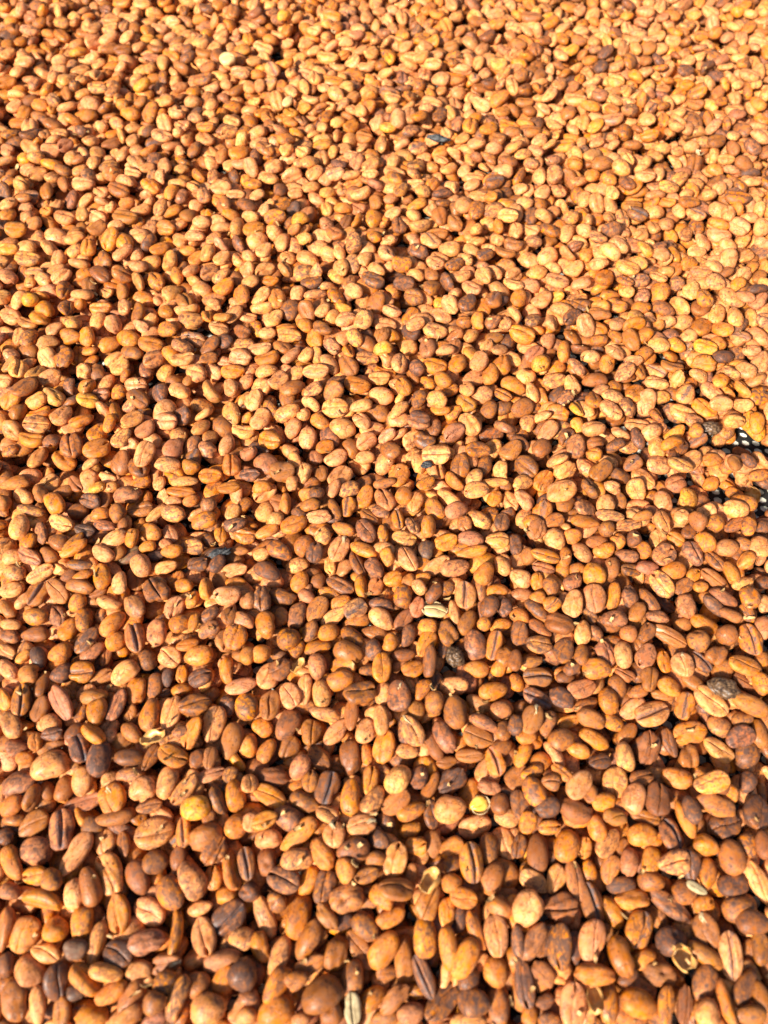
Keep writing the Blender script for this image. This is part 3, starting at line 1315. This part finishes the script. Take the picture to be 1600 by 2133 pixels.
def place_ann(A):
    px, py, l, wd, a, T, c, lv = A
    z = .008
    for it in range(2):
        (x, y), t = pix2pt(px, py, z)
        e = 12
        ca, sa = math.cos(math.radians(a)), math.sin(math.radians(a))
        (xa, ya), _ = pix2pt(px + ca * e, py - sa * e, z)
        (xu, yu), _ = pix2pt(px + sa * e * -1, py - ca * e, z)
        yaw = math.atan2(ya - y, xa - x)
        mm = t / FPX
        L = np.clip(l * mm, .0058, .0150); W = np.clip(wd * mm, .0042, .0100)
        pit, roll0 = rng.normal() * .10, rng.normal() * .22
        e1 = np.array([math.cos(yaw) * math.cos(pit), math.sin(yaw) * math.cos(pit), math.sin(pit)])
        side = np.array([-math.sin(yaw), math.cos(yaw), 0])
        up = np.array([0, 0, 1.])
        if it == 0:
            rr = rng.random()
            kinds = OFKIND['plain'] + OFKIND['hole'] if T in 'F' else OFKIND['wide'] if T == 'G' else OFKIND['hole'] + OFKIND['plain'] if T == 'X' else OFKIND['plain'] + OFKIND['kidney'] + OFKIND['hole']
            if T in 'FB' and c in 'dmb' and rr < .3: kinds = OFKIND['shrivel']
            if T == 'B' and L / W < 1.18: kinds = OFKIND['round']
            if T in 'udlr': kinds = OFKIND['kidney'] + OFKIND['plain']
            v = int(rng.choice(kinds))
        if T in 'FGX': n = up * math.cos(roll0) + side * math.sin(roll0); half = np.array([L, W, W * .62]) / 2
        elif T == 'B': n = -up * math.cos(roll0) + side * math.sin(roll0); half = np.array([L, W, W * (.66 if KINDS[v] != 'round' else .9)]) / 2
        else:
            want = {'u': (0, 1, 0), 'd': (0, -1, 0), 'l': (-1, 0, 0), 'r': (1, 0, 0)}[T]
            sg = 1 if np.dot(want, side) > 0 else -1
            n = side * sg * .9 + up * .42; half = np.array([L, max(W * 1.35, .0064), W * .92]) / 2
        R = rot_from(e1, n)
        pf = profile(v, R, half)
        q = settle(pf, x, y, .80 if lv else .72)
        if q is None: return
        z, ix, iy = q
    (x, y), t = pix2pt(px, py, z)
    q = settle(pf, x, y, .80 if lv else .72)
    if q is None: return
    z, ix, iy = q
    stamp(pf, z, ix, iy)
    add_bean(v, R, half, (x, y, z), c, 'F' if T in 'FGX' else 'B' if T == 'B' else 'S', stripe=.8 if T == 'G' else 0.0, flake=(T == 'X'), ang=a)

for lv in (0, 1, 2):
    for A in ann:
        if A[7] == lv: place_ann(A)

# ------------------------------------------------------------------ the odd ones out
def shell_mesh(name, mat, L, W, D, cut, ragged, seed, thick=.00022, nl=18, nv=22):
    """a piece of empty parchment husk: part of an egg shell, ragged rim, two skins"""
    r = np.random.default_rng(seed)
    V, F = [], []
    ph = r.uniform(0, 6.3, 4)
    rows = []
    for side in (1, 1 - thick / (W / 2)):
        for i in range(nl + 1):
            for j in range(nv):
                a = 2 * math.pi * j / nv
                rim = cut * (1 + ragged * (math.sin(3 * a + ph[0]) + .6 * math.sin(5 * a + ph[1]) + .4 * math.sin(9 * a + ph[2])))
                th = rim * i / nl
                V.append((L / 2 * side * math.sin(th) * math.cos(a), W / 2 * side * math.sin(th) * math.sin(a), -D * side * math.cos(th) + D * .5 + .0004 * math.sin(4 * a + ph[3]) * math.sin(th)))
    m = (nl + 1) * nv
    for s in (0, 1):
        for i in range(nl):
            for j in range(nv):
                k = (j + 1) % nv
                q = [s * m + i * nv + j, s * m + i * nv + k, s * m + (i + 1) * nv + k, s * m + (i + 1) * nv + j]
                F.append(tuple(q if s else q[::-1]))
    for j in range(nv):
        k = (j + 1) % nv; o = nl * nv
        F.append((o + j, o + k, m + o + k, m + o + j))
    V = np.array(V)
    return mesh_from(name, V, F, mat, True, V / MM)
def lump_mesh(name, mat, half, seed, rough=.16, freq=1.4, n=34):
    r = np.random.default_rng(seed); V, F = [], []
    for i in range(n + 1):
        for j in range(n):
            th, a = math.pi * i / n, 2 * math.pi * j / n
            V.append((math.sin(th) * math.cos(a), math.sin(th) * math.sin(a), math.cos(th)))
    V = np.array(V); dsp = np.zeros(len(V))
    for k in range(9):
        q = r.normal(size=3) * freq * (1 + .45 * k); dsp += np.abs(np.sin(V @ q + r.uniform(0, 6.3))) / (1 + .25 * k)
    V = V * (1 + rough * (dsp - dsp.mean()))[:, None] * half
    for i in range(n):
        for j in range(n):
            k = (j + 1) % n; F.append((i * n + j, (i + 1) * n + j, (i + 1) * n + k, i * n + k))
    return mesh_from(name, V, F, mat, True, V / MM)
def rest(px, py, half, pct=.8):
    z = .009
    for _ in range(3):
        (x, y), t = pix2pt(px, py, z)
        nx, ny = max(1, int(half[0] / CS * .8)), max(1, int(half[1] / CS * .8))
        ix, iy = int(round((x - GX0) / CS)), int(round((y - GY0) / CS))
        h = np.sort(H[iy - ny:iy + ny + 1, ix - nx:ix + nx + 1].ravel())
        z = float(h[int(pct * (len(h) - 1))]) + half[2] * .7
    (x, y), t = pix2pt(px, py, z)
    stampz = H[iy - ny:iy + ny + 1, ix - nx:ix + nx + 1]
    np.maximum(stampz, z + half[2] * .5, out=stampz)
    return (x, y, z)
def bean_me(name, vi, mats, half, mesh=HI):
    V, T, loc = mesh[vi]
    return mesh_from(name, V * half, T, mats, True, loc)

N_ODD_BEANS = 0
def put(o, px, py, half, yaw=0., tilt=(0., 0.), lift=0.0, pct=.8):
    x, y, z = rest(px, py, half, pct)
    o.location = (x, y, z + lift)
    o.rotation_euler = (tilt[0], tilt[1], yaw)
    return o
def dims(l, w_, h, py):
    _, t = pix2pt(800, py, .01)
    s = t / FPX
    return np.array([l * s, w_ * s, h * s]) / 2
def hulled(px, py, l, w_, ang, v, mat, label, shell=None):
    hf = dims(l, w_, w_ * .62, py)
    root = bpy.data.objects.new('hulled_bean', None); C.objects.link(root); root.empty_display_size = .003
    tag(root, label, 'hulled bean')
    put(root, px, py, hf, math.radians(ang), (.1, -.08), .001)
    obj('seed', bean_me('seed', v, mat, hf), root)
    if shell:
        s = obj('parchment_shell', shell_mesh('parchment_shell', shell, hf[0] * 2.25, hf[1] * 2.3, hf[2] * 1.25, 1.62, .10, int(px)), root)
        s.location = (0.0004, -.0005, -hf[2] * .30)
    return root
M_CHAFF2 = flat_material('dull_seed', (.30, .21, .10), (.48, .37, .20), .6, .5)
pl, ho = OFKIND['plain'], OFKIND['hole']
hulled(475, 128, 33, 31, 8, OFKIND['round'][0], M_SEED, 'pale cream round hulled bean, brightest of all, near the top edge left of centre')
hulled(905, 1275, 52, 31, 172, pl[3], M_SEED, 'pale cream hulled bean lying level in its open shell, just right of centre', M_SKIN)
hulled(996, 1676, 38, 33, 30, OFKIND['round'][1], M_YELLOW, 'bright yellow glossy seed sitting in a thin pale husk, lower right of centre', M_SKIN)
hulled(735, 2100, 62, 36, 97, OFKIND['shrivel'][2], M_CHAFF2, 'pale greyish cream wrinkled bean standing upright at the bottom edge')
hulled(600, 216, 30, 20, 60, pl[5], M_SEED, 'pale cream hulled bean below the bare patch of net at the top')
hulled(1448, 1850, 44, 20, 150, pl[7], M_CHAFF2, 'small cream seed half hidden between brown beans at lower right')

def husk(px, py, l, w_, ang, tilt, cut, mat, label, seed, ragged=.13, lift=.0):
    hf = dims(l, w_, w_ * .8, py)
    o = obj('bean_husk', shell_mesh('bean_husk', mat, hf[0] * 2, hf[1] * 2, hf[2], cut, ragged, seed))
    tag(o, label, 'husk')
    put(o, px, py, hf, math.radians(ang), tilt, lift)
husk(900, 1838, 56, 44, 60, (-.85, .3), 1.75, M_HUSK, 'empty amber husk gaping open towards the camera, below centre at the bottom', 3)
husk(622, 1388, 42, 30, 60, (-.7, .4), 1.55, M_HUSK, 'empty golden husk half with a pale rim, left of centre', 8)
husk(320, 1538, 60, 34, 12, (-.55, -.25), 1.5, M_HUSK, 'empty orange husk lying open like a bowl, lower left', 12)
husk(1240, 2086, 66, 34, 85, (-.2, .75), 1.8, M_HUSK, 'empty dark amber husk standing open at the bottom edge, right side', 21)
husk(1418, 1995, 60, 50, 140, (.3, -.5), 1.6, M_HUSK, 'thin amber husk split open under a dark bean at lower right', 33, .2)
husk(1567, 1030, 40, 32, 120, (-.6, -.5), 1.7, M_HUSK, 'curled tan husk beside the bare net at the right edge', 40, .18)
husk(1455, 318, 22, 18, 60, (.4, .5), 1.4, M_SKIN, 'small pale cream scrap of husk at the upper right', 51, .25)
husk(695, 66, 16, 10, 110, (.5, .3), 1.5, M_SKIN, 'tiny white scrap of husk on a bean near the top edge', 57, .25)

def lump(name, cat, px, py, l, w_, ang, mat, label, seed, **kw):
    hf = dims(l, w_, w_ * .8, py)
    o = obj(name, lump_mesh(name, mat, hf, seed, **kw)); tag(o, label, cat)
    put(o, px, py, hf, math.radians(ang))
lump('dried_cherry', 'dried cherry', 1509, 1434, 62, 42, 160, M_CHERRY, 'black shrivelled cherry with pale flecks, at the right', 4)
lump('dried_cherry', 'dried cherry', 947, 1367, 38, 44, 20, M_CHERRY, 'dark knobbly dried cherry, just below the middle of the photo', 9)
lump('dried_cherry', 'dried cherry', 1481, 892, 40, 30, 10, M_CHERRY, 'grey crumpled dried cherry above the bare net at the right edge', 15)
lump('charcoal_chip', 'chip', 888, 968, 24, 15, 15, M_CHIP, 'small charcoal black chip lying on tan beans near the centre', 23, rough=.25, freq=2.2)
lump('charcoal_chip', 'chip', 912, 288, 44, 14, 165, M_CHIP, 'long black chip in a gap between tan beans at the top', 27, rough=.25, freq=2.2)
lump('charcoal_chip', 'chip', 458, 1152, 44, 18, 22, M_CHIP, 'ragged dark chip between brown beans left of centre', 31, rough=.3, freq=2.0)

def chaff(n):
    """little curled scraps of dry parchment caught between the beans"""
    V, F, r = [], [], np.random.default_rng(77)
    for q in range(n):
        px, py = r.uniform(-20, 1620), r.uniform(-10, 2140)
        hf = np.array([r.uniform(.45, 1.6), r.uniform(.3, .7), .4]) * MM
        x, y, z = rest(px, py, hf, .7)
        yaw, t1, t2, cu = r.uniform(0, 6.3), r.normal() * .5, r.normal() * .5, r.uniform(.5, 1.3)
        M = np.array(Matrix.Rotation(yaw, 3, 'Z') @ Matrix.Rotation(t1, 3, 'X') @ Matrix.Rotation(t2, 3, 'Y'))
        o0 = len(V)
        for lay in (0, .00018):
            for i in range(5):
                for j in range(4):
                    s, t = i / 2 - 1, j / 1.5 - 1
                    k = 1 + .22 * math.sin(5 * s + q) * abs(t) + .2 * math.cos(7 * t + q) * abs(s)
                    p = np.array([hf[0] * s * k, hf[1] * t * k * (1.1 - .4 * s * s), hf[1] * cu * (1 - t * t) + hf[0] * .25 * s * s + lay])
                    V.append(M @ p + (x, y, z + .0003))
        for lay in (0, 20):
            for i in range(4):
                for j in range(3):
                    f = [o0 + lay + i * 4 + j, o0 + lay + (i + 1) * 4 + j, o0 + lay + (i + 1) * 4 + j + 1, o0 + lay + i * 4 + j + 1]
                    F.append(tuple(f[::-1] if lay == 0 else f))
        rim = [0, 1, 2, 3, 7, 11, 15, 19, 18, 17, 16, 12, 8, 4]
        for a in range(14):
            e, g_ = o0 + rim[a], o0 + rim[(a + 1) % 14]
            F.append((e, g_, g_ + 20, e + 20))
    return mesh_from('chaff', V, F, M_CHAFF, True, np.array(V) / MM)
M_CHAFF = flat_material('chaff', (.34, .15, .04), (.58, .36, .14), .5, .12)
tag(obj('chaff', chaff(260)), 'small curled scraps of dry amber husk caught among the beans', 'chaff', kind='stuff')


# ------------------------------------------------------------------ which beans show largest
def visible(beans, W=400):
    Hh = int(W * 2133 / 1600); sc = W / 1600
    buf_d, buf_i, keys = [], [], []
    for i, b in enumerate(beans):
        V = (LOW if b['pos'][1] > .12 else MID)[b['v']][0]
        # a denser set: vertices and triangle centres
        T = (LOW if b['pos'][1] > .12 else MID)[b['v']][1]
        V = np.concatenate([V, V[T].mean(1)])
        P = V * b['half'] @ b['R'].T + b['pos']
        px, py, dp = pt2pix(P)
        k = (py * sc).astype(int) * W + (px * sc).astype(int)
        ok = (px >= 0) & (px < 1600) & (py >= 0) & (py < 2133)
        keys.append(k[ok]); buf_d.append(dp[ok]); buf_i.append(np.full(ok.sum(), i))
    k, d, i = map(np.concatenate, (keys, buf_d, buf_i))
    o = np.lexsort((d, k)); k, i = k[o], i[o]
    first = np.concatenate([[True], k[1:] != k[:-1]])
    return np.bincount(i[first], minlength=len(beans))
vis = visible(beans)
order = np.argsort(-vis)
heroes = [int(i) for i in order[:300 - N_ODD_BEANS]]
hero_set = set(heroes)

# ------------------------------------------------------------------ the 300 as objects
HIMESH = {}
for v in range(len(PRM)):
    HIMESH[v] = mesh_from('coffee_bean', HI[v][0], HI[v][1], M_BEAN, True, HI[v][2])
flk = None
hobjs = []
for i in heroes:
    b = beans[i]
    o = bpy.data.objects.new('coffee_bean', HIMESH[b['v']])
    C.objects.link(o)
    M = Matrix(b['R'].tolist()).to_4x4(); M.translation = Vector(b['pos'])
    o.matrix_world = M @ Matrix.Diagonal((*b['half'], 1))
    o['tint'] = [float(q) for q in b['tint']]
    o['marks'] = [b['blotch'], b['seed'], b['stripe']]
    if b.get('flake'):
        if flk is None:
            n = 9; V = []; F = []
            r = np.random.default_rng(3)
            for lay in (0, .05):
                for a in range(n):
                    for c in range(5):
                        s, q = a / (n - 1), c / 4 - .5
                        V.append((.98 - .75 * s + .05 * math.sin(9 * q), q * (.5 - .32 * s) + .12 * math.sin(5 * s), .42 + .55 * s * (1 - s) * 2 + .25 * s + .12 * math.cos(7 * q + 3 * s) + lay))
            for lay in (0, 45):
                for a in range(n - 1):
                    for c in range(4):
                        f = [lay + a * 5 + c, lay + (a + 1) * 5 + c, lay + (a + 1) * 5 + c + 1, lay + a * 5 + c + 1]
                        F.append(tuple(f if lay == 0 else f[::-1]))
            rim = [c for c in range(5)] + [a * 5 + 4 for a in range(1, n)] + [(n - 1) * 5 + c for c in (3, 2, 1, 0)] + [a * 5 for a in range(n - 2, 0, -1)]
            for a in range(len(rim)):
                e, f = rim[a], rim[(a + 1) % len(rim)]; F.append((e, f, f + 45, e + 45))
            flk = mesh_from('parchment_flake', V, F, M_SKIN, True, np.array(V) * 4)
        p = bpy.data.objects.new('parchment_flake', flk); C.objects.link(p); p.parent = o
    hobjs.append(o)

# labels: colour, pose, slant, marks, then the row counted from the bottom edge and the side
def words(b):
    px, py, dep = pt2pix(b['pos'])
    e = pt2pix(b['pos'] + b['R'][:, 0] * .002)
    a = math.degrees(math.atan2(-(e[1] - py), e[0] - px)) % 180
    sl = 'lying level' if a < 18 or a > 162 else 'upright' if 72 < a < 108 else 'slanting up right' if a < 90 else 'slanting up left'
    nz = b['R'][2, 2]
    po = 'crease up' if nz > .55 else 'back up' if nz < -.55 else 'on its side'
    c = COLS[b['c']][2]
    if b['v'] in OFKIND['shrivel'] : c = 'wrinkled ' + c
    elif b['v'] in OFKIND['round']: c = 'round ' + c
    if b['stripe'] > .5: po = 'with grey crease' if nz > .55 else po
    if b.get('flake'): po = 'with pale flake'
    row = int((2133 - py) // 88)
    rows = ['lowest row', 'second row up', 'third row up', 'fourth row up', 'fifth row up', 'sixth row up', 'seventh row up', 'eighth row up', 'ninth row up']
    col = ['at left edge', 'far left', 'left side', 'left of centre', 'right of centre', 'right side', 'far right', 'at right edge'][int(min(7, max(0, px // 200)))]
    rw = rows[row] if 0 <= row < 9 else 'upper part of photo' if py < 700 else 'middle of photo'
    sl = 'level' if sl == 'lying level' else sl.replace('slanting', 'leaning')
    return f'{c} bean {po}', sl, f'{rw} {col}', px, py
W_ = [words(beans[i]) for i in heroes]
groups = {}
for k, wd in enumerate(W_):
    groups.setdefault((wd[0], wd[1], wd[2]), []).append(k)
for key, ks in groups.items():
    base = f'{key[0]}, {key[1]}, {key[2]}'
    if len(ks) == 1:
        hobjs[ks[0]]['label'] = base
        continue
    xs = [W_[k][3] for k in ks]; ys = [W_[k][4] for k in ks]
    horiz = max(xs) - min(xs) >= max(ys) - min(ys)
    ks = sorted(ks, key=lambda k: W_[k][3] if horiz else W_[k][4])
    nm = (['leftmost', 'rightmost'] if horiz else ['uppermost', 'lowest']) if len(ks) == 2 else \
         (['leftmost', 'middle', 'rightmost'] if horiz else ['uppermost', 'middle', 'lowest']) if len(ks) == 3 else \
         [f'{q} from left' if horiz else f'{q} from top' for q in ('first', 'second', 'third', 'fourth', 'fifth', 'sixth')]
    for q, k in zip(nm, ks):
        hobjs[k]['label'] = f'{q} {base}'
for o in hobjs:
    o['category'] = 'coffee bean'
    o['group'] = 'coffee beans spread on the drying net'

# ------------------------------------------------------------------ all the other beans: one mass
Vs, Ts, Ls, ti, mk, off = [], [], [], [], [], 0
for i, b in enumerate(beans):
    if i in hero_set: continue
    lod = MID if (vis[i] >= 40 and b['pos'][1] < .16) else LOW if (vis[i] > 12 and b['pos'][1] < .30) else FAR
    V, T, loc = lod[b['v']]
    Vs.append(V * b['half'] @ b['R'].T + b['pos']); Ts.append(T + off); Ls.append(loc); off += len(V)
    ti.append(np.repeat(b['tint'][None], len(V), 0)); mk.append(np.repeat(np.array([[b['blotch'], b['seed'], b['stripe']]]), len(V), 0))
me = mesh_from('bean_mass', np.concatenate(Vs), np.concatenate(Ts), M_MASS, True, np.concatenate(Ls))
a = me.attributes.new('tint', 'FLOAT_VECTOR', 'POINT'); a.data.foreach_set('vector', np.concatenate(ti).astype(np.float32).ravel())
a = me.attributes.new('marks', 'FLOAT_VECTOR', 'POINT'); a.data.foreach_set('vector', np.concatenate(mk).astype(np.float32).ravel())
tag(obj('bean_mass', me), 'thousands of tan and brown dried coffee beans covering the rest of the net', 'coffee beans', kind='stuff')
open('/tmp/log.txt','w').write(str((len(beans), sum(len(t) for t in Ts), len(net.data.polygons), sum(1 for i in heroes if 'ang' in beans[i]), sum(1 for b in beans if 'ang' in b), int(vis[heroes[-1]]))))
